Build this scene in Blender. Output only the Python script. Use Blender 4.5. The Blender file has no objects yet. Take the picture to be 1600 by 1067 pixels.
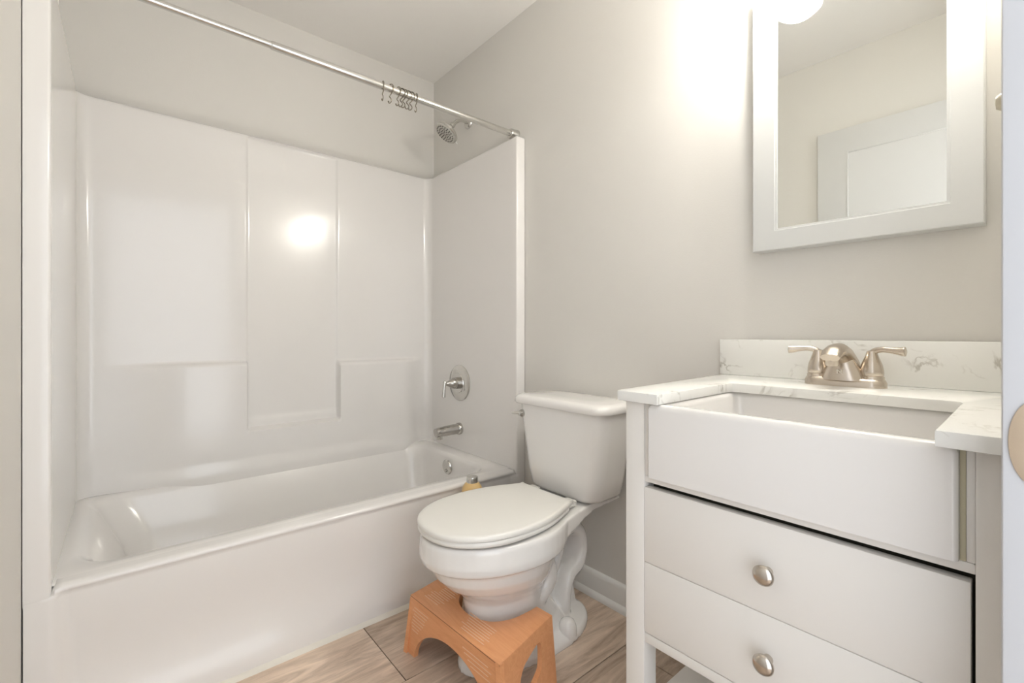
import bpy, bmesh, math, random
from mathutils import Vector, Matrix, noise
random.seed(7)
PI = math.pi
sc = bpy.context.scene
COL = sc.collection

# ------------------------------------------------------------------ camera
cd = bpy.data.cameras.new('camera'); cam = bpy.data.objects.new('camera', cd); COL.objects.link(cam)
cam.location = (2.364, -1.36, 0.99)
cam.rotation_euler = (PI/2, 0, math.radians(90-40.25))
cd.sensor_width = 36; cd.lens = 715*36/1600; cd.shift_y = -12.5/1600; cd.clip_start = 0.01
sc.camera = cam

# ------------------------------------------------------------------ world, light, exposure
w = bpy.data.worlds.new('world'); sc.world = w; w.use_nodes = True
w.node_tree.nodes['Background'].inputs[0].default_value = (0.90, 0.94, 1.0, 1)
w.node_tree.nodes['Background'].inputs[1].default_value = 2.15
vs = sc.view_settings
vs.view_transform = 'Standard'; vs.look = 'None'; vs.gamma = 1.0; vs.use_curve_mapping = False
vs.exposure = 0.28
BULB = 6.8        # watts of each vanity bulb
def lamp(name, kind, loc, energy, color, size, rot=(0, 0, 0)):
    l = bpy.data.lights.new(name, kind); l.energy = energy; l.color = color
    if kind == 'AREA': l.shape = 'DISK'; l.size = size
    else: l.shadow_soft_size = size
    o = bpy.data.objects.new(name, l); COL.objects.link(o); o.location = loc; o.rotation_euler = rot
    return o
BULBS = [(1.915, -0.130, 1.902), (2.19, -0.130, 1.902)]
for b in BULBS: lamp('vanity_bulb_light', 'POINT', b, BULB, (1.0, 0.975, 0.91), 0.02)

# ------------------------------------------------------------------ materials
def mat(name, color, rough=0.5, metal=0.0, coat=0.0, spec=0.5, bump=0.0, bscale=60, var=0.0, vscale=3):
    m = bpy.data.materials.new(name); m.use_nodes = True
    nt = m.node_tree; b = nt.nodes['Principled BSDF']
    b.inputs['Base Color'].default_value = (*color, 1); b.inputs['Roughness'].default_value = rough
    b.inputs['Metallic'].default_value = metal; b.inputs['Coat Weight'].default_value = coat
    b.inputs['Coat Roughness'].default_value = 0.06
    b.inputs['Specular IOR Level'].default_value = spec
    tc = nt.nodes.new('ShaderNodeTexCoord')
    if bump:
        n = nt.nodes.new('ShaderNodeTexNoise'); n.inputs['Scale'].default_value = bscale
        nt.links.new(tc.outputs['Object'], n.inputs['Vector'])
        bp = nt.nodes.new('ShaderNodeBump'); bp.inputs['Strength'].default_value = bump; bp.inputs['Distance'].default_value = 0.002
        nt.links.new(n.outputs['Fac'], bp.inputs['Height']); nt.links.new(bp.outputs['Normal'], b.inputs['Normal'])
    if var:
        n = nt.nodes.new('ShaderNodeTexNoise'); n.inputs['Scale'].default_value = vscale
        nt.links.new(tc.outputs['Object'], n.inputs['Vector'])
        mx = nt.nodes.new('ShaderNodeMix'); mx.data_type = 'RGBA'
        mx.inputs[6].default_value = (*[c*(1-var) for c in color], 1); mx.inputs[7].default_value = (*[min(1, c*(1+var)) for c in color], 1)
        nt.links.new(n.outputs['Fac'], mx.inputs[0]); nt.links.new(mx.outputs[2], b.inputs['Base Color'])
    return m
M = {}
M['wall'] = mat('painted_wall', (0.76, 0.735, 0.69), 0.55, bump=0.15, bscale=220, var=0.01)
M['ceiling'] = mat('ceiling_paint', (0.93, 0.905, 0.865), 0.8, bump=0.2, bscale=150)
M['trim'] = mat('trim_paint', (0.82, 0.81, 0.78), 0.35)
M['caulk'] = mat('caulk', (0.82, 0.78, 0.69), 0.6)
M['tub'] = mat('gelcoat', (0.85, 0.825, 0.795), 0.15, coat=0.3, var=0.006)
M['china'] = mat('vitreous_china', (0.88, 0.86, 0.83), 0.10, coat=0.5)
M['seat'] = mat('seat_plastic', (0.84, 0.82, 0.77), 0.28)
M['sink'] = mat('fireclay', (0.80, 0.775, 0.745), 0.15, coat=0.4)
M['cab'] = mat('cabinet_paint', (0.81, 0.78, 0.735), 0.38, var=0.006)
M['dark'] = mat('painted_gap_shade', (0.05, 0.045, 0.03), 0.8)  # near-black colour standing in for the shade behind the drawer fronts
M['caulk_old'] = mat('yellowed_caulk', (0.56, 0.51, 0.36), 0.6)
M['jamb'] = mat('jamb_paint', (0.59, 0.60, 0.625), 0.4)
M['door'] = mat('door_paint', (0.70, 0.695, 0.685), 0.4)
M['frame'] = mat('mirror_frame_paint', (0.66, 0.665, 0.65), 0.3)
M['mirror'] = mat('mirror_silver', (0.78, 0.79, 0.765), 0.012, metal=1)
M['chrome'] = mat('chrome', (0.66, 0.65, 0.62), 0.17, metal=1)
M['chrome_dark'] = mat('chrome_satin', (0.50, 0.48, 0.45), 0.22, metal=1)
M['hook'] = mat('hook_metal', (0.34, 0.31, 0.26), 0.25, metal=1)
M['nickel'] = mat('brushed_nickel', (0.62, 0.55, 0.47), 0.27, metal=1, bump=0.05, bscale=400)
M['knob'] = mat('knob_nickel', (0.60, 0.55, 0.49), 0.22, metal=1)
M['strike'] = mat('strike_plate_satin', (0.60, 0.49, 0.37), 0.4, metal=0.7)
M['rubber'] = mat('spray_rubber', (0.16, 0.155, 0.14), 0.6)
M['sprayface'] = mat('spray_face', (0.62, 0.60, 0.55), 0.35, metal=0.4)
M['peg'] = mat('cream_knob', (0.62, 0.57, 0.45), 0.35)
M['bottle'] = mat('amber_bottle', (0.72, 0.50, 0.22), 0.35)
M['white_mark'] = mat('engraved_mark', (0.85, 0.80, 0.72), 0.4)

def quartz():
    m = mat('quartz', (0.84, 0.83, 0.79), 0.16); nt = m.node_tree; b = nt.nodes['Principled BSDF']; L = nt.links
    tc = nt.nodes.new('ShaderNodeTexCoord')
    n1 = nt.nodes.new('ShaderNodeTexNoise'); n1.inputs['Scale'].default_value = 9; n1.inputs['Detail'].default_value = 5; n1.inputs['Distortion'].default_value = 1.6
    L.new(tc.outputs['Object'], n1.inputs['Vector'])
    r = nt.nodes.new('ShaderNodeValToRGB'); e = r.color_ramp.elements
    e[0].position = 0.47; e[0].color = (0, 0, 0, 1); e[1].position = 0.5; e[1].color = (1, 1, 1, 1)
    x = e.new(0.525); x.color = (0, 0, 0, 1)
    L.new(n1.outputs['Fac'], r.inputs[0])
    n2 = nt.nodes.new('ShaderNodeTexNoise'); n2.inputs['Scale'].default_value = 13; n2.inputs['Detail'].default_value = 3
    L.new(tc.outputs['Object'], n2.inputs['Vector'])
    r2 = nt.nodes.new('ShaderNodeValToRGB'); r2.color_ramp.elements[0].position = 0.54; r2.color_ramp.elements[1].position = 0.68
    L.new(n2.outputs['Fac'], r2.inputs[0])
    mu = nt.nodes.new('ShaderNodeMath'); mu.operation = 'MULTIPLY'; L.new(r.outputs[0], mu.inputs[0]); L.new(r2.outputs[0], mu.inputs[1])
    m2 = nt.nodes.new('ShaderNodeMath'); m2.operation = 'MULTIPLY'; m2.inputs[1].default_value = 0.8; L.new(mu.outputs[0], m2.inputs[0])
    mx = nt.nodes.new('ShaderNodeMix'); mx.data_type = 'RGBA'; mx.inputs[6].default_value = (0.84, 0.83, 0.79, 1); mx.inputs[7].default_value = (0.42, 0.39, 0.33, 1)
    L.new(m2.outputs[0], mx.inputs[0]); L.new(mx.outputs[2], b.inputs['Base Color'])
    return m
M['quartz'] = quartz()

def wood(name, c1, c2, scale, stretch, rough=0.4, dist=1.5, attr=False):
    m = mat(name, c1, rough); nt = m.node_tree; b = nt.nodes['Principled BSDF']; L = nt.links
    tc = nt.nodes.new('ShaderNodeTexCoord'); mp = nt.nodes.new('ShaderNodeMapping'); mp.inputs['Scale'].default_value = stretch
    L.new(tc.outputs['Object'], mp.inputs['Vector'])
    src = mp.outputs[0]
    if attr:
        a = nt.nodes.new('ShaderNodeAttribute'); a.attribute_name = 'tone'
        sep = nt.nodes.new('ShaderNodeSeparateColor'); L.new(a.outputs['Color'], sep.inputs[0])
        va = nt.nodes.new('ShaderNodeVectorMath'); va.operation = 'MULTIPLY_ADD'; va.inputs[1].default_value = (9, 9, 9)
        L.new(a.outputs['Color'], va.inputs[0]); L.new(mp.outputs[0], va.inputs[2]); src = va.outputs[0]
    n = nt.nodes.new('ShaderNodeTexNoise'); n.inputs['Scale'].default_value = scale; n.inputs['Detail'].default_value = 7
    n.inputs['Roughness'].default_value = 0.65; n.inputs['Distortion'].default_value = dist
    L.new(src, n.inputs['Vector'])
    r = nt.nodes.new('ShaderNodeValToRGB'); r.color_ramp.elements[0].position = 0.33; r.color_ramp.elements[1].position = 0.68
    r.color_ramp.elements[0].color = (*c2, 1); r.color_ramp.elements[1].color = (*c1, 1)
    L.new(n.outputs['Fac'], r.inputs[0]); out = r.outputs[0]
    if attr:
        mr = nt.nodes.new('ShaderNodeMapRange'); mr.inputs['To Min'].default_value = 0.78; mr.inputs['To Max'].default_value = 1.25
        L.new(sep.outputs[0], mr.inputs[0])
        vm = nt.nodes.new('ShaderNodeVectorMath'); vm.operation = 'SCALE'; L.new(r.outputs[0], vm.inputs[0]); L.new(mr.outputs[0], vm.inputs['Scale'])
        out = vm.outputs[0]
    L.new(out, b.inputs['Base Color'])
    return m
M['tile'] = wood('wood_look_tile', (0.80, 0.65, 0.52), (0.42, 0.31, 0.225), 3.2, (7.0, 0.9, 1), 0.35, attr=True)
M['grout'] = mat('grout', (0.09, 0.06, 0.04), 0.9)
M['stool'] = wood('stool_beech', (0.82, 0.40, 0.19), (0.72, 0.32, 0.14), 5, (1.0, 9.0, 9.0), 0.42)
M['stool_edge'] = mat('stool_ply_edge', (0.28, 0.12, 0.05), 0.6)
M['stool_line'] = mat('stool_grip_groove', (0.88, 0.58, 0.38), 0.5)

def glassy():
    m = bpy.data.materials.new('shade_glass'); m.use_nodes = True; nt = m.node_tree; L = nt.links
    for n in list(nt.nodes): nt.nodes.remove(n)
    o = nt.nodes.new('ShaderNodeOutputMaterial'); t = nt.nodes.new('ShaderNodeBsdfTransparent'); g = nt.nodes.new('ShaderNodeBsdfGlossy')
    g.inputs['Roughness'].default_value = 0.05; fr = nt.nodes.new('ShaderNodeFresnel'); fr.inputs[0].default_value = 1.5
    mx = nt.nodes.new('ShaderNodeMixShader'); L.new(fr.outputs[0], mx.inputs[0]); L.new(t.outputs[0], mx.inputs[1]); L.new(g.outputs[0], mx.inputs[2]); tr = nt.nodes.new('ShaderNodeBsdfTranslucent'); tr.inputs[0].default_value = (0.95, 0.95, 0.93, 1)
    m2 = nt.nodes.new('ShaderNodeMixShader'); m2.inputs[0].default_value = 0.07
    L.new(mx.outputs[0], m2.inputs[1]); L.new(tr.outputs[0], m2.inputs[2]); L.new(m2.outputs[0], o.inputs[0])
    return m
M['glass'] = glassy()
def emis(name, c, s):
    m = bpy.data.materials.new(name); m.use_nodes = True; nt = m.node_tree
    b = nt.nodes['Principled BSDF']; b.inputs['Base Color'].default_value = (*c, 1)
    b.inputs['Emission Color'].default_value = (*c, 1); b.inputs['Emission Strength'].default_value = s
    return m
M['bulb'] = emis('lit_bulb', (1, 0.96, 0.9), 12)
_nt = M['bulb'].node_tree; _t = _nt.nodes.new('ShaderNodeBsdfTransparent'); _a = _nt.nodes.new('ShaderNodeAddShader')
_e = _nt.nodes.new('ShaderNodeEmission'); _e.inputs[0].default_value = (1, 0.96, 0.9, 1); _e.inputs[1].default_value = 12
_nt.links.new(_t.outputs[0], _a.inputs[0]); _nt.links.new(_e.outputs[0], _a.inputs[1])
_nt.links.new(_a.outputs[0], [n for n in _nt.nodes if n.type == 'OUTPUT_MATERIAL'][0].inputs[0])

# ------------------------------------------------------------------ mesh helpers
def frame_from(d):
    d = Vector(d).normalized(); up = Vector((0, 0, 1)) if abs(d.z) < 0.95 else Vector((1, 0, 0))
    a = d.cross(up).normalized(); b = a.cross(d).normalized()
    return a, b, d
class MB:
    def __init__(s): s.bm = bmesh.new(); s.mats = []
    def _mi(s, f, mi):
        f.material_index = mi; return f
    def box(s, x0, x1, y0, y1, z0, z1, bev=0.0, seg=2, mi=0):
        t = bmesh.new()
        vs_ = [t.verts.new((x, y, z)) for x in (x0, x1) for y in (y0, y1) for z in (z0, z1)]
        for q in ((0, 1, 3, 2), (4, 6, 7, 5), (0, 4, 5, 1), (2, 3, 7, 6), (0, 2, 6, 4), (1, 5, 7, 3)):
            t.faces.new([vs_[i] for i in q])
        bmesh.ops.recalc_face_normals(t, faces=t.faces)
        if bev: bmesh.ops.bevel(t, geom=t.edges[:], offset=bev, segments=seg, profile=0.5, affect='EDGES')
        s.merge(t, mi)
    def merge(s, t, mi=0, mtx=None):
        mp = {}
        for v in t.verts: mp[v] = s.bm.verts.new(mtx @ v.co if mtx else v.co)
        for f in t.faces:
            try: s._mi(s.bm.faces.new([mp[v] for v in f.verts]), mi)
            except ValueError: pass
        t.free()
    def rings(s, rings, closed=True, cap0=True, cap1=True, mi=0):
        R = [[s.bm.verts.new(p) for p in r] for r in rings]; n = len(R[0])
        for a, b in zip(R, R[1:]):
            for i in range(n if closed else n-1):
                j = (i+1) % n
                s._mi(s.bm.faces.new((a[i], a[j], b[j], b[i])), mi)
        if cap0: s._mi(s.bm.faces.new(R[0][::-1]), mi)
        if cap1: s._mi(s.bm.faces.new(R[-1]), mi)
        return R
    def lathe(s, prof, org, d, n=32, mi=0, cap0=True, cap1=True):
        a, b, c = frame_from(d); o = Vector(org)
        s.rings([[o + c*h + (a*math.cos(2*PI*k/n) + b*math.sin(2*PI*k/n))*max(r, 1e-5) for k in range(n)] for r, h in prof], cap0=cap0, cap1=cap1, mi=mi)
    def tube(s, pts, rad, n=16, mi=0, sy=1.0, caps=True):
        P = [Vector(p) for p in pts]
        if not isinstance(rad, (list, tuple)): rad = [rad]*len(P)
        rs = []; a = None
        for i, p in enumerate(P):
            d = (P[min(i+1, len(P)-1)] - P[max(i-1, 0)]).normalized()
            if a is None: a, b, _ = frame_from(d)
            else:
                a = (a - d*a.dot(d)).normalized()
            b = d.cross(a).normalized()
            rs.append([p + (a*math.cos(2*PI*k/n) + b*math.sin(2*PI*k/n)*sy)*rad[i] for k in range(n)])
        s.rings(rs, cap0=caps, cap1=caps, mi=mi)
    def prism(s, poly, z0, z1, bev=0, seg=2, mi=0, mtx=None):
        t = bmesh.new()
        lo = [t.verts.new((x, y, z0)) for x, y in poly]; hi = [t.verts.new((x, y, z1)) for x, y in poly]
        t.faces.new(lo[::-1]); t.faces.new(hi); n = len(poly)
        for i in range(n): t.faces.new((lo[i], lo[(i+1) % n], hi[(i+1) % n], hi[i]))
        bmesh.ops.recalc_face_normals(t, faces=t.faces)
        if bev:
            e = [e for e in t.edges if abs(e.verts[0].co.z-e.verts[1].co.z) < 1e-6]
            bmesh.ops.bevel(t, geom=e, offset=bev, segments=seg, profile=0.5, affect='EDGES')
        s.merge(t, mi, mtx)
    def build(s, name, m, parent=None, smooth=40, recalc=True):
        me = bpy.data.meshes.new(name)
        if recalc: bmesh.ops.recalc_face_normals(s.bm, faces=s.bm.faces)
        s.bm.to_mesh(me); s.bm.free()
        for x in (m if isinstance(m, (list, tuple)) else [m]): me.materials.append(x)
        o = bpy.data.objects.new(name, me); COL.objects.link(o)
        if parent is not None:
            o.parent = parent; o.matrix_parent_inverse = Matrix.Identity(4)
            off = parent_world(parent)
            me.transform(Matrix.Translation(-off))
        if smooth:
            for p in me.polygons: p.use_smooth = True
            try: me.set_sharp_from_angle(angle=math.radians(smooth))
            except Exception: pass
        return o
def parent_world(o):
    v = Vector((0, 0, 0))
    while o is not None: v += o.location; o = o.parent
    return v
def thing(name, label, cat, loc, group=None):
    o = bpy.data.objects.new(name, None); COL.objects.link(o); o.location = loc; o.empty_display_size = 0.05
    o['label'] = label; o['category'] = cat
    if group: o['group'] = group
    return o
def struct(o): o['kind'] = 'structure'; return o
def sm(a, b, x):
    t = max(0, min(1, (x-a)/(b-a))); return t*t*(3-2*t)
def catmull(P, n=8, closed=False):
    P = [Vector(p) for p in P]; out = []; N = len(P)
    rng = range(N) if closed else range(N-1)
    for i in rng:
        p0 = P[(i-1) % N] if closed or i > 0 else P[0]*2-P[1]
        p1 = P[i]; p2 = P[(i+1) % N]
        p3 = P[(i+2) % N] if closed or i+2 < N else P[-1]*2-P[-2]
        for k in range(n):
            t = k/n
            out.append(0.5*((2*p1)+(p2-p0)*t+(2*p0-5*p1+4*p2-p3)*t*t+(3*p1-p0-3*p2+p3)*t**3))
    if not closed: out.append(P[-1])
    return out
def rrect(x0, x1, y0, y1, r, z, n=8):
    out = []
    for cx, cy, a0 in ((x1-r, y1-r, 0), (x0+r, y1-r, PI/2), (x0+r, y0+r, PI), (x1-r, y0+r, 3*PI/2)):
        for k in range(n+1):
            a = a0 + PI/2*k/n; out.append(Vector((cx+r*math.cos(a), cy+r*math.sin(a), z)))
    return out

XL, XR, YF, ZC = 0.061, 2.345, -1.54, 2.43      # left wall, right wall, near wall, ceiling
XT = 0.846                                       # front of the tub
# ================================================================== the setting
b = MB(); b.box(XL-0.1, XR+0.9, YF-0.1, 0.1, -0.06, -0.003, mi=0)
tones = []
W = 0.3145; G = 0.0030
cols = [(0.8575, -0.747), (1.172, -1.12), (1.4865, -0.151), (1.801, -0.62), (2.1155, -0.30), (2.43, -1.0), (2.7445, -0.5), (0.543, -0.3)]
for cx, j0 in cols:
    y = j0 - 1.2*2
    while y < 0.05:
        ya, yb = max(y, YF-0.05), min(y+1.2, 0.05)
        if yb > ya: tones.append((cx, cx+W, ya, yb, random.random()))
        y += 1.2
first = len(b.bm.faces)
for x0, x1, y0, y1, t in tones: b.box(x0+G/2, x1-G/2, y0+G/2, y1-G/2, -0.004, 0.0, mi=1)
b.bm.faces.ensure_lookup_table()
cl = b.bm.loops.layers.float_color.new('tone')
TV = {0: 0.75, 1: 0.35}
for i, f in enumerate(b.bm.faces):
    if i < first: continue
    k = (i-first)//6; x0, x1, y0, y1, t = tones[k]
    if x0 < 1.0 and y1 < -0.7: t = 0.9
    elif x0 < 1.0: t = 0.35
    elif x0 < 1.3: t = 0.55
    elif x0 < 1.6 and y1 > -0.16: t = 0.25
    elif x0 < 1.6: t = 0.75
    for l in f.loops: l[cl] = (t, random.Random(k).random(), random.Random(k+50).random(), 1)
struct(b.build('floor', [M['grout'], M['tile']], smooth=0))
def wall(name, *a, m='wall'):
    q = MB(); q.box(*a); return struct(q.build(name, M[m], smooth=0))
wall('ceiling', XL-0.1, XR+0.9, YF-0.1, 0.1, ZC, ZC+0.08, m='ceiling')
wall('wall_back', XL-0.1, XR+0.9, 0, 0.1, -0.06, ZC)
wall('wall_left', XL-0.1, XL, YF-0.1, 0, -0.06, ZC)
wall('wall_front', XL, XR+0.12, YF-0.1, YF, -0.06, ZC)
q = MB(); D0, D1, DH = -1.47, -0.68, 2.05
q.box(XR, XR+0.115, D1+0.02, 0, -0.06, ZC); q.box(XR, XR+0.115, YF, D0-0.02, -0.06, ZC); q.box(XR, XR+0.115, D0-0.02, D1+0.02, DH+0.02, ZC)
struct(q.build('wall_right', M['wall'], smooth=0))
# doorway lining and casing; the strike plate sits in the lining
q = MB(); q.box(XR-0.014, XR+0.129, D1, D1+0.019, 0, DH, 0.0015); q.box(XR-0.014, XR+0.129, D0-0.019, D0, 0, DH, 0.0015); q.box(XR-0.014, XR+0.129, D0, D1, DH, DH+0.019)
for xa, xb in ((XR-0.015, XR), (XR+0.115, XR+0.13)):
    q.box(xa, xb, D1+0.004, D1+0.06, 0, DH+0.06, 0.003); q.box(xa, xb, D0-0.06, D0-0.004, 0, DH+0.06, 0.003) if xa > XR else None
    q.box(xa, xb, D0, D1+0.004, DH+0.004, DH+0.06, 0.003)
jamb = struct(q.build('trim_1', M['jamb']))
q = MB(); t = []
for k in range(40): t.append((0.0185*math.cos(2*PI*k/40), 0.042*math.sin(2*PI*k/40)))
q.prism(t, 0, 0.002, 0.0006, mtx=Matrix.Translation((2.3535, D1, 0.882)) @ Matrix.Rotation(PI/2, 4, 'X'))
o = q.build('strike_plate', M['strike'], jamb); o['label'] = 'tan satin metal strike plate with rounded ends'
# open panel door lying along the near wall
q = MB(); q.box(1.565, 2.325, -1.5395, -1.5045, 0.012, 2.03, 0.002)
door = struct(q.build('door_1', M['door']))
def door_panels(z0, z1):
    r = MB()
    x0, x1, y = 1.70, 2.20, -1.5045
    r.box(x0, x1, y-0.001, y+0.0008, z0, z1)
    for a in ((x0-0.008, x0, z0-0.008, z1+0.008), (x1, x1+0.008, z0-0.008, z1+0.008), (x0, x1, z0-0.008, z0), (x0, x1, z1, z1+0.008)):
        r.box(a[0], a[1], y-0.001, y+0.004, a[2], a[3], 0.0015)
    r.build('door_panel', M['door'], door)
door_panels(1.08, 1.90); door_panels(0.22, 0.95)
# baseboards
def baseboard(name, x0, x1):
    r = MB(); prof = [(0, 0), (-0.024, 0), (-0.024, 0.010), (-0.019, 0.020), (-0.013, 0.024), (-0.013, 0.078), (-0.010, 0.088), (-0.005, 0.094), (0, 0.096)]
    r.rings([[Vector((x, y, z)) for y, z in prof] for x in (x0, x1)])
    return struct(r.build(name, M['trim'], smooth=30))
baseboard('baseboard_back', XT+0.012, XR)
r = MB(); r.rings([[Vector((XT+0.008+a, y, c)) for a, c in ((-0.002, 0), (0.014, 0), (0.011, 0.006), (0.005, 0.012), (-0.002, 0.014))] for y in (YF, -0.0)])
struct(r.build('trim_2', M['caulk']))

# ================================================================== tub and shower unit
unit = thing('tub_shower_unit', 'glossy white one-piece fiberglass bathtub and shower surround filling the left alcove', 'bathtub', (0.45, -0.77, 0))
YA, YB, XB, ZT, ZR = -1.492, -0.047, 0.088, 1.862, 0.392
def surround():
    R = 0.042; path = []     # (x, y, nx, ny, tag)
    def seg(p, q_, step, n):
        L = (Vector(q_)-Vector(p)).length; k = max(1, int(L/step))
        for i in range(k): path.append((*(Vector(p).lerp(Vector(q_), i/k)), *n))
    def arc(c, r_, a0, a1, k, inward):
        for i in range(k):
            a = a0+(a1-a0)*i/k; path.append((c[0]+r_*math.cos(a), c[1]+r_*math.sin(a), inward*math.cos(a), inward*math.sin(a)))
    e = 0.007
    seg((XT, YF+0.002), (XT, YA-e), 0.02, (1, 0))
    arc((XT-e, YA-e), e, 0, PI/2, 5, 1)
    seg((XT-e, YA), (XB+R, YA), 0.03, (0, 1))
    arc((XB+R, YA+R), R, -PI/2, -PI, 12, -1)
    seg((XB, YA+R), (XB, YB-R), 0.005, (1, 0))
    arc((XB+R, YB-R), R, PI, PI/2, 12, -1)
    seg((XB+R, YB), (XT-e, YB), 0.03, (0, -1))
    arc((XT-e, YB+e), e, -PI/2, 0, 5, 1)
    seg((XT, YB+e), (XT, -0.002), 0.02, (1, 0)); path.append((XT, -0.002, 1, 0))
    zs = []; z = ZR-0.03
    while z < ZT-0.012: zs.append(z); z += 0.007
    def disp(y, z):
        w = 0.010
        left = sm(-1.45, -1.08, y)*(1-sm(-0.957, -0.957+w, y))
        mid = sm(-0.957, -0.957+w, y)*(1-sm(-0.566, -0.566+w, y))
        right = sm(-0.566, -0.566+w, y)*(1-sm(-0.22, -0.09, y))
        zt = lambda h: 1-sm(h-0.016, h, z)
        d = left*zt(0.872)*0.034 + right*zt(0.858)*0.034 + mid*zt(0.58)*0.034
        m2 = sm(-0.953, -0.948, y)*(1-sm(-0.564, -0.558, y))
        d -= 0.006*m2*sm(0.60, 0.63, z)
        d += 0.010*(1-sm(0.40, 0.46, z))*sm(-1.45, -1.30, y)*(1-sm(-0.20, -0.09, y))
        return d
    rr = []
    for (x, y, nx, ny) in path:
        col = []
        back = nx > 0.5 and x < 0.2
        for z in zs:
            d = disp(y, z) if back else 0
            col.append(Vector((x+nx*d, y+ny*d, z)))
        for off, z in ((0, ZT-0.010), (0.002, ZT-0.005), (0.006, ZT-0.001), (0.012, ZT), (0.0268, ZT)):
            col.append(Vector((max(x-nx*off, XL+0.001), min(max(y-ny*off, YF+0.002), -0.002), z)))
        rr.append(col)
    m_ = MB(); m_.rings(rr, closed=False, cap0=False, cap1=False)
    return m_.build('surround_panel', M['tub'], unit, smooth=60)
surround()
# basin with its rim
m_ = MB()
def ring(x0, x1, y0, y1, r, z): return rrect(x0, x1, y0, y1, r, z, 12)
m_.rings([ring(0.075, 0.826, YF+0.02, -0.015, 0.012, ZR-0.004), ring(0.079, 0.822, YF+0.024, -0.019, 0.012, ZR),
          ring(0.112, 0.762, -1.462, -0.118, 0.10, ZR+0.001), ring(0.122, 0.753, -1.450, -0.126, 0.10, ZR-0.005),
          ring(0.132, 0.745, -1.430, -0.132, 0.10, ZR-0.022), ring(0.165, 0.725, -1.365, -0.140, 0.10, 0.24),
          ring(0.195, 0.705, -1.33, -0.155, 0.10, 0.13), ring(0.225, 0.68, -1.28, -0.18, 0.09, 0.085), ring(0.27, 0.64, -1.22, -0.23, 0.08, 0.07)], cap0=False)
m_.build('basin', M['tub'], unit, smooth=60)
# apron
m_ = MB(); rr = []
ny = 120
for i in range(ny+1):
    y = (YF+0.003) + (-0.003-YF-0.003)*i/ny
    lip = 1-sm(YA-0.012, YA+0.002, y)*(1-sm(YB-0.002, YB+0.012, y))
    col = []
    for j in range(48):
        z = (ZR-0.022)*j/47
        wl = 0.014+0.030*(1-z/ZR); a = sm(YA+0.004, YA+0.004+wl, y)*(1-sm(YB-0.004-wl, YB-0.004, y))
        x = XT + 0.0008 + 0.004*(1-sm(0, 0.12, z))
        rec = 0.020*sm(0.02, 0.175, z)*(1-0.45*sm(0.19, 0.36, z)) - 0.006*(1-sm(0.0, 0.1, z))
        col.append(Vector((x - a*rec, y, z)))
    x0 = col[-1].x
    if lip > 0.5:
        for k in range(7): col.append(Vector((x0-0.006-0.039*k/6, y, ZR-0.0215)))
        rr.append(col); continue
    for k in range(1, 7):
        t = k/6*PI/2; col.append(Vector((x0 + (XT-x0)*math.sin(min(t*2, PI/2)) - 0.022*(1-math.cos(t)), y, ZR-0.022+0.022*math.sin(t))))
    col.append(Vector((0.80, y, ZR+0.0005)))
    rr.append(col)
m_.rings(rr, closed=False, cap0=False, cap1=False)
m_.build('apron', M['tub'], unit, smooth=60)

# ---- fixtures on the plumbing end
VX = 0.40
v = thing('shower_valve', 'round chrome shower valve plate with lever handle above the tub spout', 'shower valve', (VX, YB, 0.737))
m_ = MB(); m_.lathe([(0.092, 0), (0.092, 0.004), (0.088, 0.008), (0.070, 0.010), (0.066, 0.012), (0.052, 0.013), (0.050, 0.016), (0.001, 0.016)], (VX, YB, 0.737), (0, -1, 0), 48); m_.build('escutcheon', M['chrome'], v)
m_ = MB(); m_.lathe([(0.030, 0.012), (0.030, 0.034), (0.027, 0.036), (0.027, 0.044), (0.021, 0.056), (0.011, 0.076), (0.009, 0.086), (0.001, 0.087)], (VX, YB, 0.737), (0, -1, 0), 32); m_.build('sleeve', M['chrome_dark'], v)
m_ = MB(); hy = YB-0.090
m_.tube([(VX, hy+0.004, 0.752), (VX, hy, 0.748), (VX, hy-0.003, 0.735), (VX, hy-0.006, 0.70), (VX, hy-0.008, 0.672), (VX, hy-0.008, 0.668)], [0.004, 0.008, 0.0085, 0.0075, 0.009, 0.003], 16)
m_.build('lever', M['chrome'], v)
sp = thing('tub_spout', 'chrome bathtub spout below the shower valve', 'tub spout', (VX, YB, 0.50))
m_ = MB(); m_.lathe([(0.030, 0), (0.030, 0.012), (0.027, 0.018), (0.024, 0.022), (0.024, 0.0)], (VX, YB, 0.503), (0, -1, 0), 32); m_.build('flange', M['chrome_dark'], sp)
m_ = MB(); m_.tube(catmull([(VX, YB-0.008, 0.503), (VX, YB-0.05, 0.503), (VX, YB-0.10, 0.501), (VX, YB-0.136, 0.499), (VX, YB-0.146, 0.498)], 5), [0.026]*5+[0.025]*5+[0.0235]*5+[0.022]*4+[0.019]+[0.010], 24, sy=1.0)
m_.build('body', M['chrome_dark'], sp)
m_ = MB(); m_.lathe([(0.016, 0), (0.016, 0.030), (0.013, 0.031), (0.012, 0.02)], (VX, YB-0.122, 0.495), (0, 0, -1), 24); m_.build('outlet', M['chrome'], sp)
ov = thing('overflow_plate', 'small round chrome overflow plate inside the end of the bathtub', 'overflow plate', (0.425, -0.135, 0.325))
m_ = MB(); m_.lathe([(0.038, 0), (0.037, 0.004), (0.033, 0.009), (0.001, 0.010)], (0.425, -0.1372, 0.328), (0, -1, -0.1), 32); m_.build('cover', M['chrome'], ov)
m_ = MB(); m_.lathe([(0.007, 0.006), (0.007, 0.013), (0.001, 0.014)], (0.425, -0.1372, 0.313), (0, -1, -0.1), 16); m_.build('screw', M['chrome_dark'], ov)
sh = thing('showerhead', 'round chrome shower head on a bent arm from the wall above the surround', 'shower head', (0.41, 0, 2.085))
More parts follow.
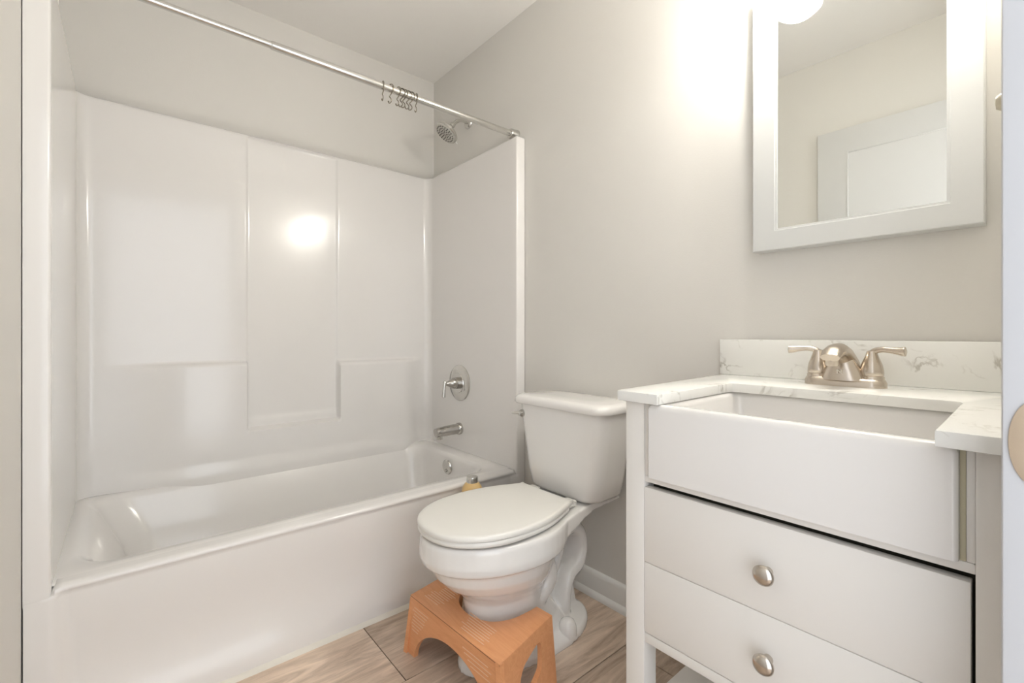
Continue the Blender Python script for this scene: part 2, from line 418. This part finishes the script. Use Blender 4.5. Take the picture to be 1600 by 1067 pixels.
m_ = MB(); m_.lathe([(0.030, 0), (0.029, 0.004), (0.022, 0.010), (0.012, 0.013), (0.001, 0.013)], (0.41, -0.0005, 2.078), (0, -1, 0), 28); m_.build('flange', M['chrome'], sh)
m_ = MB(); ap = catmull([(0.41, -0.002, 2.078), (0.41, -0.035, 2.082), (0.41, -0.068, 2.070), (0.412, -0.100, 2.040)], 6)
m_.tube(ap, 0.0095, 16); m_.build('arm', M['chrome'], sh)
hd = Vector((-0.11, -0.59, -0.80)).normalized(); hc = Vector((0.412, -0.096, 2.044))
m_ = MB(); m_.lathe([(0.001, -0.004), (0.012, -0.003), (0.015, 0.006), (0.013, 0.016), (0.018, 0.024), (0.034, 0.036), (0.056, 0.050), (0.062, 0.056), (0.062, 0.066), (0.058, 0.070), (0.055, 0.071)], hc, hd, 40, cap1=False); m_.build('shell', M['chrome'], sh)
m_ = MB(); m_.lathe([(0.0555, 0.066), (0.0555, 0.0715), (0.001, 0.073)], hc, hd, 40, mi=0)
a_, b_, c_ = frame_from(hd)
for rr_, n_ in ((0.009, 5), (0.020, 10), (0.032, 15), (0.045, 21)):
    for k in range(n_):
        p = hc + hd*0.0715 + (a_*math.cos(2*PI*k/n_) + b_*math.sin(2*PI*k/n_))*rr_
        m_.lathe([(0.0036, 0), (0.0028, 0.0035), (0.0003, 0.0037)], p, hd, 8, mi=1)
m_.build('spray_face', [M['sprayface'], M['rubber']], sh)
m_ = MB(); p0 = hc+hd*0.061 - b_*0.058; m_.tube([p0, p0 - b_*0.016], [0.004, 0.003], 10); m_.build('tab', M['chrome'], sh)

# ---- shower curtain rod and hooks
RX, RZ = 0.790, 1.889
rod = thing('shower_curtain_rod', 'long chrome telescoping shower curtain rod across the tub alcove', 'curtain rod', (RX, -0.77, RZ))
m_ = MB(); m_.tube([(RX, YF+0.02, RZ), (RX, -1.0, RZ)], 0.0105, 20); m_.build('inner_tube', M['chrome'], rod)
m_ = MB(); m_.tube([(RX, -1.012, RZ), (RX, -1.009, RZ), (RX, -0.02, RZ)], [0.0118, 0.0132, 0.0132], 20); m_.build('outer_tube', M['chrome'], rod)
for y, d in ((-0.0005, -1), (YF+0.0005, 1)):
    m_ = MB(); m_.lathe([(0.024, 0), (0.024, 0.006), (0.022, 0.010), (0.0215, 0.036), (0.019, 0.041), (0.013, 0.042)], (RX, y, RZ), (0, d, 0), 28); m_.build('end_cap', M['chrome'], rod)
# hooks: built once, then copied along the rod
HK = [(598, .0), (610, .5), (621.5, .45), (627, .8), (631, .75), (637, .9), (642, .8), (650, .05)]
def rod_y(px):
    f, yaw = 715, math.radians(40.25)
    rx = -math.cos(yaw)*f + math.sin(yaw)*(px-800); ry = math.sin(yaw)*f + math.cos(yaw)*(px-800)
    return -1.36 + ry*(RX-2.364)/rx
hook_names = ['leftmost of the curtain hooks, hanging apart from the bunch', 'second curtain hook from the left end of the row', 'third curtain hook from the left, at the edge of the bunch',
              'fourth curtain hook from the left, inside the tight bunch', 'fifth curtain hook from the left, in the middle of the tight bunch', 'third curtain hook from the right end of the row',
              'second curtain hook from the right end of the row', 'rightmost curtain hook, hanging straight and apart from the bunch']
h0 = thing('curtain_hook', '', 'curtain hook', (0, 0, 0), 'metal curtain hooks bunched on the rod')
m_ = MB(); c = []
for k in range(13):
    a = math.radians(-60+ k*250/12); c.append((0.0165*math.cos(a), 0, 0.0165*math.sin(a)+0.001))
c = [Vector(p) for p in c]
m_.tube(c, 0.0021, 8); m_.build('ring', M['hook'], h0)
m_ = MB(); s_ = catmull([(0.0082, 0, -0.0132), (0.0005, 0.002, -0.018), (-0.005, 0, -0.026), (0.002, 0, -0.035), (0.005, 0, -0.043), (0.000, 0, -0.050), (-0.008, 0, -0.049), (-0.010, 0, -0.043)], 5)
m_.tube(s_, 0.0020, 8); m_.lathe([(0.0001, -0.003), (0.0028, -0.0015), (0.0032, 0), (0.0028, 0.0015), (0.0001, 0.003)], (-0.010, 0, -0.043), (0, 0, 1), 12)
m_.build('drop', M['hook'], h0)
for i, (px, tw) in enumerate(HK):
    if i == 0: h = h0
    else:
        h = h0.copy(); COL.objects.link(h)
        for ch in h0.children[:]:
            if ch.name.startswith(('ring', 'drop')):
                cc = ch.copy(); cc.parent = h; COL.objects.link(cc)
    h.location = (RX, rod_y(px), RZ); h.rotation_euler = (0, 0, math.radians(55*tw-10))
    h['label'] = hook_names[i]

# ================================================================== toilet
TX = 1.25
to = thing('toilet', 'white two-piece toilet with closed lid between the tub and the vanity', 'toilet', (TX, -0.40, 0))
def egg(yf, yb, w, yc, z, n=48, pw=1.0):
    out = []
    for k in range(n):
        a = 2*PI*k/n; cs, sn = math.cos(a), math.sin(a)
        y = yc + ((yb-yc) if cs > 0 else (yc-yf))*cs
        out.append(Vector((TX + w*math.copysign(abs(sn)**pw, sn), y, z)))
    return out
m_ = MB()
m_.rings([egg(-.612, -.10, .128, -.30, 0), egg(-.612, -.10, .128, -.30, .018), egg(-.604, -.108, .122, -.30, .028), egg(-.596, -.20, .104, -.40, .042),
          egg(-.590, -.24, .100, -.42, .08), egg(-.588, -.32, .100, -.43, .17), egg(-.594, -.32, .106, -.43, .205), egg(-.612, -.31, .122, -.44, .232), egg(-.655, -.30, .146, -.45, .262),
          egg(-.686, -.29, .163, -.46, .295), egg(-.700, -.28, .172, -.46, .325), egg(-.706, -.27, .175, -.46, .333), egg(-.722, -.24, .187, -.46, .339), egg(-.730, -.235, .190, -.46, .36),
          egg(-.728, -.225, .188, -.46, .405), egg(-.722, -.22, .184, -.46, .415)])
# deck behind the bowl that carries the tank
dk = [(-.40, .135, .345, .412), (-.36, .148, .345, .414), (-.31, .146, .350, .417), (-.26, .138, .362, .419), (-.21, .128, .376, .422), (-.16, .125, .388, .425), (-.10, .130, .397, .426), (-.04, .135, .400, .426)]
m_.rings([[Vector((TX-w_, y, z1)), Vector((TX-w_, y, z0+.012)), Vector((TX-w_*.75, y, z0)), Vector((TX+w_*.75, y, z0)), Vector((TX+w_, y, z0+.012)), Vector((TX+w_, y, z1))] for y, w_, z0, z1 in dk])
# trapway
for s in (-1, 1):
    m_.tube(catmull([(TX+s*.05, -.375, .31), (TX+s*.066, -.335, .265), (TX+s*.070, -.325, .215), (TX+s*.062, -.355, .165), (TX+s*.05, -.40, .13)], 6), [.03]*25, 16)
tp = catmull([(TX, -.38, .13), (TX, -.34, .16), (TX, -.285, .195), (TX, -.255, .245), (TX, -.234, .300), (TX, -.185, .322), (TX, -.140, .298), (TX, -.126, .240), (TX, -.145, .185), (TX, -.190, .160), (TX, -.212, .10), (TX, -.215, .02)], 8)
m_.tube(tp, [.060]*len(tp), 28, sy=.50)
m_.rings([[Vector((TX-.012, -.33, .02)), Vector((TX+.012, -.33, .02)), Vector((TX+.012, -.12, .02)), Vector((TX-.012, -.12, .02))], [Vector((TX-.012, -.33, .205)), Vector((TX+.012, -.33, .205)), Vector((TX+.012, -.16, .19)), Vector((TX-.012, -.16, .19))]])
bowl = m_.build('bowl', M['china'], to, smooth=180)
md = bowl.modifiers.new('remesh', 'REMESH'); md.mode = 'VOXEL'; md.voxel_size = 0.0045; md.use_smooth_shade = True
md = bowl.modifiers.new('smooth', 'SMOOTH'); md.factor = 0.5; md.iterations = 4
for s in (-1, 1):
    m_ = MB(); m_.lathe([(.030, 0), (.030, .014), (.028, .030), (.022, .043), (.012, .051), (.001, .053)], (TX+s*.102, -.268, .020), (0, 0, 1), 24); m_.build('bolt_cap', M['china'], to)
def lid_outline(e=0.0, yb=-.262):
    half = [(0, -.730-e), (.055, -.722-e), (.105, -.694-e*.8), (.145, -.645-e*.5), (.170, -.580), (.178+e, -.500), (.173+e, -.430), (.158+e, -.370), (.138+e, -.315), (.124+e, -.282), (.117+e, yb+.004), (.108+e, yb)]
    pts = [Vector((x, y, 0)) for x, y in half]; pts = pts + [Vector((-p.x, p.y, 0)) for p in reversed(pts[1:])]
    return [(TX+p.x, p.y) for p in catmull(pts[:1]+pts[1:], 5, closed=True)]
def scaled(poly, s_, z): 
    cx_, cy_ = TX, -.49
    return [Vector((cx_+(x-cx_)*s_, cy_+(y-cy_)*s_, z)) for x, y in poly]
po = lid_outline()
m_ = MB(); m_.rings([scaled(po, .955, .4395), scaled(po, .995, .4405), scaled(po, 1.0, .445), scaled(po, .997, .4505), scaled(po, .98, .4545), scaled(po, .94, .456), scaled(po, .6, .4575), scaled(po, .2, .4582), scaled(po, .01, .4583)])
m_.build('seat_lid', M['seat'], to, smooth=50)
po2 = lid_outline(-.002, -.30)
m_ = MB(); m_.rings([scaled(po2, .93, .4225), scaled(po2, .985, .4235), scaled(po2, 1.0, .428), scaled(po2, .998, .434), scaled(po2, .985, .4385), scaled(po2, .9, .4388)])
m_.build('seat', M['seat'], to, smooth=50)
for s in (-1, 1):
    m_ = MB(); m_.box(TX+s*.085-.022, TX+s*.085+.022, -.272, -.228, .424, .444, .005, 3); m_.build('hinge', M['seat'], to)
# tank
def rr_front(w0, yf, yb, r, z, bow=0.010):
    pts = rrect(TX-w0, TX+w0, yf, yb, r, z, 8)
    for p in pts:
        if p.y < (yf+yb)/2: p.y -= bow*(1-((p.x-TX)/w0)**2)
    return pts
m_ = MB()
m_.rings([rr_front(.120, -.185, -.045, .04, .427), rr_front(.150, -.200, -.035, .05, .431), rr_front(.162, -.208, -.030, .05, .445), rr_front(.172, -.212, -.028, .05, .50), rr_front(.188, -.216, -.026, .05, .60), rr_front(.205, -.220, -.025, .05, .70), rr_front(.207, -.220, -.025, .05, .735)])
m_.build('tank', M['china'], to, smooth=50)
m_ = MB()
m_.rings([rr_front(.206, -.222, -.022, .04, .728), rr_front(.219, -.234, -.014, .045, .730), rr_front(.222, -.238, -.012, .045, .735), rr_front(.221, -.237, -.012, .045, .750), rr_front(.215, -.231, -.018, .045, .759), rr_front(.200, -.216, -.030, .045, .763), rr_front(.12, -.15, -.07, .03, .764)])
m_.build('tank_lid', M['china'], to, smooth=50)
m_ = MB(); fl = (TX-.168, -.220, .693)
m_.lathe([(.014, -.006), (.014, .008), (.011, .012), (.008, .022), (.001, .023)], fl, (0, -1, 0), 20)
m_.tube([(fl[0]+.006, fl[1]-.018, fl[2]+.002), (fl[0]-.012, fl[1]-.020, fl[2]+.001), (fl[0]-.036, fl[1]-.022, fl[2]-.002)], [.007, .006, .0045], 12)
m_.build('flush_lever', M['chrome'], to)

# ================================================================== stool around the toilet base
HS, TH = 0.178, 0.014
FL, FR, BR, BL = Vector((1.074, -.681)), Vector((1.489, -.659)), Vector((1.431, -.419)), Vector((1.022, -.445))
st = thing('toilet_stool', 'orange-brown bentwood squatting stool with grip lines wrapped around the toilet base', 'stool', (1.26, -.58, 0))
nc = [(1.142, BL.y+.008), (1.145, -.47), (1.152, -.52), (1.172, -.560), (1.205, -.588), (1.255, -.600), (1.305, -.592), (1.345, -.566), (1.368, -.52), (1.373, -.47), (1.372, -.4235)]
nc = [(p.x, p.y) for p in catmull([(x, y, 0) for x, y in nc], 5)]
m_ = MB(); m_.prism([tuple(FL), tuple(FR), tuple(BR)] + nc[::-1] + [tuple(BL)], HS-TH, HS, .0015, 2, mi=0)
def lines(m_, org, u, v_, nrm, rows, mi=1):
    # thin grip ridges: (start, end, offset) in the u/v frame
    for (a, b2, c_) in rows:
        p, q2 = org+u*a+v_*c_, org+u*b2+v_*c_
        w_ = v_*0.0011; t_ = nrm*0.0006
        m_.rings([[p-w_-t_, p+w_-t_, p+w_+t_, p-w_+t_], [q2-w_-t_, q2+w_-t_, q2+w_+t_, q2-w_+t_]], mi=mi)
U = Vector((FR.x-FL.x, FR.y-FL.y, 0)).normalized(); V = Vector((-U.y, U.x, 0))
rnd = random.Random(3)
rows = [(.03+rnd.random()*.02, .115-rnd.random()*.02, .03+.0085*k) for k in range(10)] + [(.215+rnd.random()*.03-.004*k, .335-rnd.random()*.02, .018+.0085*k) for k in range(8)]
lines(m_, Vector((FL.x, FL.y, HS+.0002)), U, V, Vector((0, 0, 1)), rows)
m_.rings([[Vector((FL.x, FL.y, HS-.0035))-V*.0006, Vector((FL.x, FL.y, HS-.0035))+V*.004, Vector((FL.x, FL.y, HS-.0020))+V*.004, Vector((FL.x, FL.y, HS-.0020))-V*.0006], [Vector((FR.x, FR.y, HS-.0035))-V*.0006, Vector((FR.x, FR.y, HS-.0035))+V*.004, Vector((FR.x, FR.y, HS-.0020))+V*.004, Vector((FR.x, FR.y, HS-.0020))-V*.0006]], mi=2)
m_.build('tread', [M['stool'], M['stool_line'], M['stool_edge']], st, smooth=30)
# legs panels: outline in (along, height) with cut-outs
def panel(name, A, B, splayA, splayB, cut, hole=None, extra_rows=None, out=None):
    A3, B3 = Vector((A.x, A.y, HS-.002)), Vector((B.x, B.y, HS-.002))
    u = (B3-A3); L = u.length; u.normalize(); n_ = Vector((u.y, -u.x, 0))
    def P(s, h, o=0.0):
        f = 1-h/HS
        lo = s/L
        return A3 + u*(s - splayA*f*(1-lo)*1.0 + splayB*f*lo) + Vector((0, 0, h-HS+.002)) + n_*(o+out*f)
    t = bmesh.new()
    outer = [(0, 0), (0, HS-.001), (L, HS-.001), (L, 0)] + cut
    vs2 = []
    def addloop(pts):
        vv = [t.verts.new((x, y, 0)) for x, y in pts]; ee = [t.edges.new((vv[i], vv[(i+1) % len(vv)])) for i in range(len(vv))]; return ee
    es = addloop(outer)
    if hole: es += addloop(hole)
    r_ = bmesh.ops.triangle_fill(t, edges=es, use_beauty=True)
    fs = [g for g in r_['geom'] if isinstance(g, bmesh.types.BMFace)]
    ex = bmesh.ops.extrude_face_region(t, geom=fs)
    nv = [g for g in ex['geom'] if isinstance(g, bmesh.types.BMVert)]
    for v2 in nv: v2.co.z = 1
    for v2 in t.verts: v2.co = P(v2.co.x, v2.co.y, -TH if v2.co.z < .5 else 0.0)
    mm = MB(); mm.merge(t, 0)
    for (a, b2, h) in (extra_rows or []):
        p, q2 = P(a, h, .0003), P(b2, h, .0003); w_ = Vector((0, 0, .0011)); t_ = n_*.0006
        mm.rings([[p-w_-t_, p+w_-t_, p+w_+t_, p-w_+t_], [q2-w_-t_, q2+w_-t_, q2+w_+t_, q2-w_+t_]], mi=1)
    mm.build(name, [M['stool'], M['stool_line']], st, smooth=30)
L = (FR-FL).length
arch = [(.215+.165*math.cos(a), .005+.117*math.sin(a)) for a in [PI*k/28 for k in range(29)]]; arch[0] = (arch[0][0], 0); arch[-1] = (arch[-1][0], 0)
rw = [(.02+rnd.random()*.01, .105-rnd.random()*.02-.004*k, .150-.010*k) for k in range(8)] + [(.25+rnd.random()*.02+.011*k, .385-rnd.random()*.015, .150-.011*k) for k in range(10)]
rw = [r for r in rw if not (abs((r[0]+r[1])/2-.215) < .16 and r[2] < .125 and False)]
def clear(r):
    for s2 in (r[0], (r[0]+r[1])/2, r[1]):
        if ((s2-.215)/.175)**2 + (r[2]/.130)**2 < 1: return False
    return True
panel('front_panel', FL, FR, .026, .02, arch, None, [r for r in rw if clear(r)], .006)
# right side: a D-shaped opening
Ls = (BR-FR).length
hole = [(.178, .140), (.178, .080), (.160, .062), (.130, .050), (.095, .050), (.080, .070), (.080, .095), (.092, .115), (.115, .128)]
hole = [(p.x, p.y) for p in catmull([(x, y, 0) for x, y in hole], 4, closed=True)]
panel('side_panel', FR, BR, .012, -.010, [(Ls-.05, 0), (Ls-.07, .025), (.07, .025), (.05, 0)], hole, None, .022)
panel('side_panel', BL, FL, -.010, .012, [(Ls-.05, 0), (Ls-.07, .025), (.07, .025), (.05, 0)], [(Ls-x, y) for x, y in hole], None, .020)

# ================================================================== bottle between tub and toilet
bx, by = 0.915, -0.335
bo = thing('bottle', 'amber yellow bottle with shiny chrome cap standing between the toilet and the tub', 'bottle', (bx, by, 0))
m_ = MB(); m_.lathe([(.036, 0), (.040, .004), (.041, .02), (.041, .36), (.040, .385), (.036, .400), (.028, .412), (.020, .418), (.001, .419)], (bx, by, .0), (0, 0, 1), 36); m_.build('body', M['bottle'], bo, smooth=60)
m_ = MB(); m_.lathe([(.018, .414), (.022, .416), (.022, .436), (.021, .438), (.001, .4385)], (bx, by, .0), (0, 0, 1), 32); m_.build('cap', M['chrome'], bo)

# ================================================================== vanity cabinet
va = thing('vanity_cabinet', 'white bathroom vanity with two drawers and open legs under the farmhouse sink', 'vanity', (2.06, -.30, 0))
V0, V1, VF, VB, VT = 1.782, 2.342, -.552, -.012, .850
PL, PR = 1.826, 2.302            # inner faces of the front posts
def part(name, *a, m='cab', bev=.0015, parent=va):
    q = MB(); q.box(*a, bev); return q.build(name, M[m], parent)
for xa, xb in ((V0, PL), (PR, V1)):
    for ya, yb in ((VF, VF+.044), (VB-.044, VB)): part('leg', xa, xb, ya, yb, 0, VT)
for xa, xb in ((V0+.006, V0+.022), (V1-.022, V1-.006)): part('side_panel', xa, xb, VF+.044, VB-.044, .362, VT)
part('back_panel', PL, PR, VB-.02, VB-.008, .362, VT)
part('bottom_panel', PL, PR, VF+.03, VB-.02, .362, .376)
part('front_rail', PL, PR, VF+.001, VF+.022, .362, .3815)
part('front_rail', PL, PR, VF+.003, VF+.025, .688, .7015)
part('filler_strip', PL, 1.8385, VF+.003, VF+.022, .7015, VT)
part('filler_strip', 2.2935, PR, VF+.003, VF+.022, .7015, VT)
q = MB(); q.box(PL, PR, VF+.035, VF+.040, .376, .69); q.build('drawer_gap_shade', M['dark'], va, smooth=0)  # thin dark sheet that paints the shade seen through the drawer gaps
for z0, z1 in ((.5262, .678), (.3835, .5252)):
    d = part('drawer', PL+.0008, PR-.004, VF, VF+.019, z0, z1, bev=.0012)
    kz = .599 if z0 > .5 else .455
    q = MB(); q.lathe([(.0075, 0), (.006, .004), (.0055, .011), (.009, .015), (.0155, .018), (.0165, .022), (.0145, .026), (.008, .029), (.001, .0295)], (2.062, VF, kz), (0, -1, 0), 32); q.build('knob', M['knob'], d)
part('shelf', 1.80, V1-.02, VF+.02, VB-.05, .185, .201)

ct = thing('countertop', 'white veined quartz counter cut around the farmhouse sink', 'countertop', (2.06, -.30, VT))
CZ = .871
poly = [(1.738, -.001), (1.771, -.566), (1.868, -.572), (1.866, -.262), (1.870, -.251), (1.880, -.247), (2.250, -.243), (2.260, -.247), (2.264, -.257), (2.270, -.596), (2.3425, -.596), (2.3425, -.001)]
q = MB(); q.prism(poly, VT, CZ, .002, 2); q.build('slab', M['quartz'], ct, smooth=30)
q = MB(); q.box(1.730, 2.3425, -.021, -.001, CZ, .973, .0015); q.build('backsplash', M['quartz'], ct, smooth=30)

# ---- farmhouse sink
sk = thing('farmhouse_sink', 'white apron-front farmhouse sink set in the vanity top', 'sink', (2.06, -.40, .70))
SX0, SX1 = 1.8405, 2.2875
q = MB()
def rs(i, z, r=.012, fy=0.0): return rrect(SX0+i, SX1-i, VF-.012+i+fy, -.205-i, r, z, 6)
q.rings([rs(0, .703, .006), rs(0, .839, .006), rs(.003, .8465, .006), rs(.008, .8495, .006), rs(.020, .8497, .012), rs(.026, .8465, .016), rs(.029, .836, .02), rs(.034, .76, .03), rs(.045, .728, .04), rs(.075, .716, .05)], cap0=True)
q.build('basin', M['sink'], sk, smooth=50)
q = MB(); q.lathe([(.024, 0), (.024, .003), (.018, .004), (.016, .002), (.001, .002)], (2.064, -.37, .716), (0, 0, 1), 24); q.build('drain', M['chrome'], sk)
q = MB(); q.box(SX1+.0002, 2.2933, VF+.004, VF+.02, .7017, VT-.0005); q.build('caulk_joint', M['caulk_old'], sk, smooth=0)['label'] = 'yellowed caulk joint along the right edge'

# ---- faucet
FX, FY = 2.056, -.105
fa = thing('faucet', 'brushed nickel two-handle centerset faucet on the sink counter', 'faucet', (FX, FY, CZ))
q = MB()
def stad(hw, r, z):
    out = []
    for cx, a0 in ((FX+hw-r, -PI/2), (FX-hw+r, PI/2)):
        for k in range(15): a = a0+PI*k/14; out.append(Vector((cx+r*math.cos(a), FY+r*math.sin(a), z)))
    return out
q.rings([stad(.078, .028, CZ), stad(.078, .028, CZ+.010), stad(.075, .025, CZ+.017), stad(.070, .020, CZ+.020)])
q.build('base_plate', M['nickel'], fa, smooth=40)
for s in (-1, 1):
    hx = FX+s*.051
    hb = MB(); hb.lathe([(.0225, .014), (.0225, .024), (.0205, .026), (.0215, .027), (.0215, .036), (.019, .050), (.014, .064), (.0105, .074), (.009, .080), (.001, .083)], (hx, FY, CZ), (0, 0, 1), 28)
    hp = catmull([(hx-s*.002, FY, CZ+.068), (hx+s*.004, FY, CZ+.079), (hx+s*.018, FY-.004, CZ+.084), (hx+s*.036, FY-.008, CZ+.083), (hx+s*.052, FY-.011, CZ+.081), (hx+s*.060, FY-.012, CZ+.081)], 5)
    n_ = len(hp); rad = [.008+(.0065-.008)*min(1, i/8)+.0035*sm(.5, .95, i/(n_-1)) for i in range(n_)]; rad[-1] = .006
    hb.tube(hp, rad, 16)
    hb.build('handle', M['nickel'], fa, smooth=50)
# spout body: sections along a forward arc, wide at the foot
q = MB(); secs = []
for (y, z, wx, h) in ((FY+.016, .012, .040, .020), (FY+.012, .034, .034, .024), (FY+.002, .054, .027, .026), (FY-.016, .070, .022, .024), (FY-.040, .079, .0205, .019), (FY-.065, .080, .0205, .016), (FY-.088, .075, .0205, .014), (FY-.102, .067, .018, .009)):
    secs.append((y, z, wx, h))
rr = []
for i, (y, z, wx, h) in enumerate(secs):
    j0, j1 = secs[max(i-1, 0)], secs[min(i+1, len(secs)-1)]
    d = Vector((0, j1[0]-j0[0], j1[1]-j0[1])).normalized(); nrm = Vector((0, -d.z, d.y)) 
    if nrm.z < 0: nrm = -nrm
    if i == 0: nrm = Vector((0, 1, 0))
    rr.append([Vector((FX, y, CZ+z)) + Vector((1, 0, 0))*wx*math.cos(2*PI*k/24) + nrm*h*math.sin(2*PI*k/24) for k in range(24)])
q.rings(rr); q.build('spout', M['nickel'], fa, smooth=60)
q = MB(); q.rings([[Vector((FX+wx*math.cos(2*PI*k/24), FY-.012+dy*math.sin(2*PI*k/24), CZ+z)) for k in range(24)] for wx, dy, z in ((.044, .022, .014), (.036, .021, .034), (.026, .020, .056), (.016, .014, .070))]); q.build('spout_body', M['nickel'], fa, smooth=60)
q = MB(); q.lathe([(.0125, -.004), (.0125, .012), (.011, .015), (.009, .012)], (FX, FY-.086, CZ+.064), (0, 0, -1), 20); q.build('aerator', M['nickel'], fa)
q = MB()
for a, b2 in (((-.0038, -.0045), (-.0038, .0045)), ((-.0038, .0045), (.0038, -.0045)), ((.0038, -.0045), (.0038, .0045))):
    q.tube([(FX+a[0], FY-.0362, CZ+.034+a[1]), (FX+b2[0], FY-.0362, CZ+.034+b2[1])], .0009, 6)
q.build('emblem', M['white_mark'], fa)

# ================================================================== mirror
mi = thing('wall_mirror', 'rectangular wall mirror in a wide white frame above the sink', 'mirror', (2.05, 0, 1.57))
MX0, MX1, MZ0, MZ1, MY = 1.832, 2.276, 1.2125, 1.917, -.045
GX0, GX1, GZ0, GZ1 = 1.893, 2.2205, 1.268, 1.858
q = MB()
def fr(i, y): return [Vector((MX0+i, y, MZ0+i)), Vector((MX1-i, y, MZ0+i)), Vector((MX1-i, y, MZ1-i)), Vector((MX0+i, y, MZ1-i))]
def gl(i, y): return [Vector((GX0-i, y, GZ0-i)), Vector((GX1+i, y, GZ0-i)), Vector((GX1+i, y, GZ1+i)), Vector((GX0-i, y, GZ1+i))]
q.rings([fr(0, -.0005), fr(0, MY+.002), fr(.002, MY), gl(.006, MY), gl(.005, MY+.002), gl(.0, MY+.002), gl(.0, MY+.008), gl(.0, MY+.012)], cap1=False)
q.build('frame', M['frame'], mi, smooth=0)
q = MB(); q.box(GX0-.002, GX1+.002, MY+.005, MY+.009, GZ0-.002, GZ1+.002); q.build('mirror_glass', M['mirror'], mi, smooth=0)

# ---- vanity light above the mirror (just out of the frame, seen in the mirror)
vl = thing('vanity_light', 'two-lamp wall light with clear glass shades above the mirror', 'light fixture', (2.05, 0, 2.06))
q = MB(); q.box(1.86, 2.24, -.022, -.0005, 2.03, 2.12, .006, 3); q.build('back_plate', M['chrome'], vl)
for (x, y, z) in BULBS:
    q = MB(); q.tube(catmull([(x, -.018, 2.075), (x, -.07, 2.085), (x, -.122, 2.07), (x, -.130, 2.03), (x, -.130, 1.985)], 5), .007, 12)
    q.lathe([(.010, 0), (.030, .004), (.030, .022), (.018, .026)], (x, y, 1.995), (0, 0, -1), 24); ar = q.build('arm', M['chrome'], vl)
    q = MB(); q.lathe([(.024, 0), (.042, -.020), (.054, -.055), (.058, -.090), (.054, -.115), (.040, -.128), (.037, -.126), (.050, -.113), (.054, -.090), (.050, -.055), (.040, -.022), (.023, -.002)], (x, y, 1.992), (0, 0, 1), 32, cap0=False, cap1=False); q.build('glass_shade', M['glass'], vl, smooth=60)
    q = MB(); q.lathe([(.0001, -.0285), (.014, -.025), (.024, -.013), (.027, 0), (.024, .013), (.014, .028), (.011, .050), (.001, .052)], (x, y, z), (0, 0, 1), 24); q.build('bulb', M['bulb'], vl, smooth=60)

# ---- small round knob on the right wall
pg = thing('robe_knob', 'small round cream knob on the right wall beside the mirror', 'knob', (XR, -.36, 1.336))
q = MB(); q.lathe([(.006, 0), (.005, .014), (.009, .021), (.0125, .026), (.0125, .031), (.009, .036), (.001, .037)], (XR, -.36, 1.336), (-1, 0, 0), 24); q.build('head', M['peg'], pg)
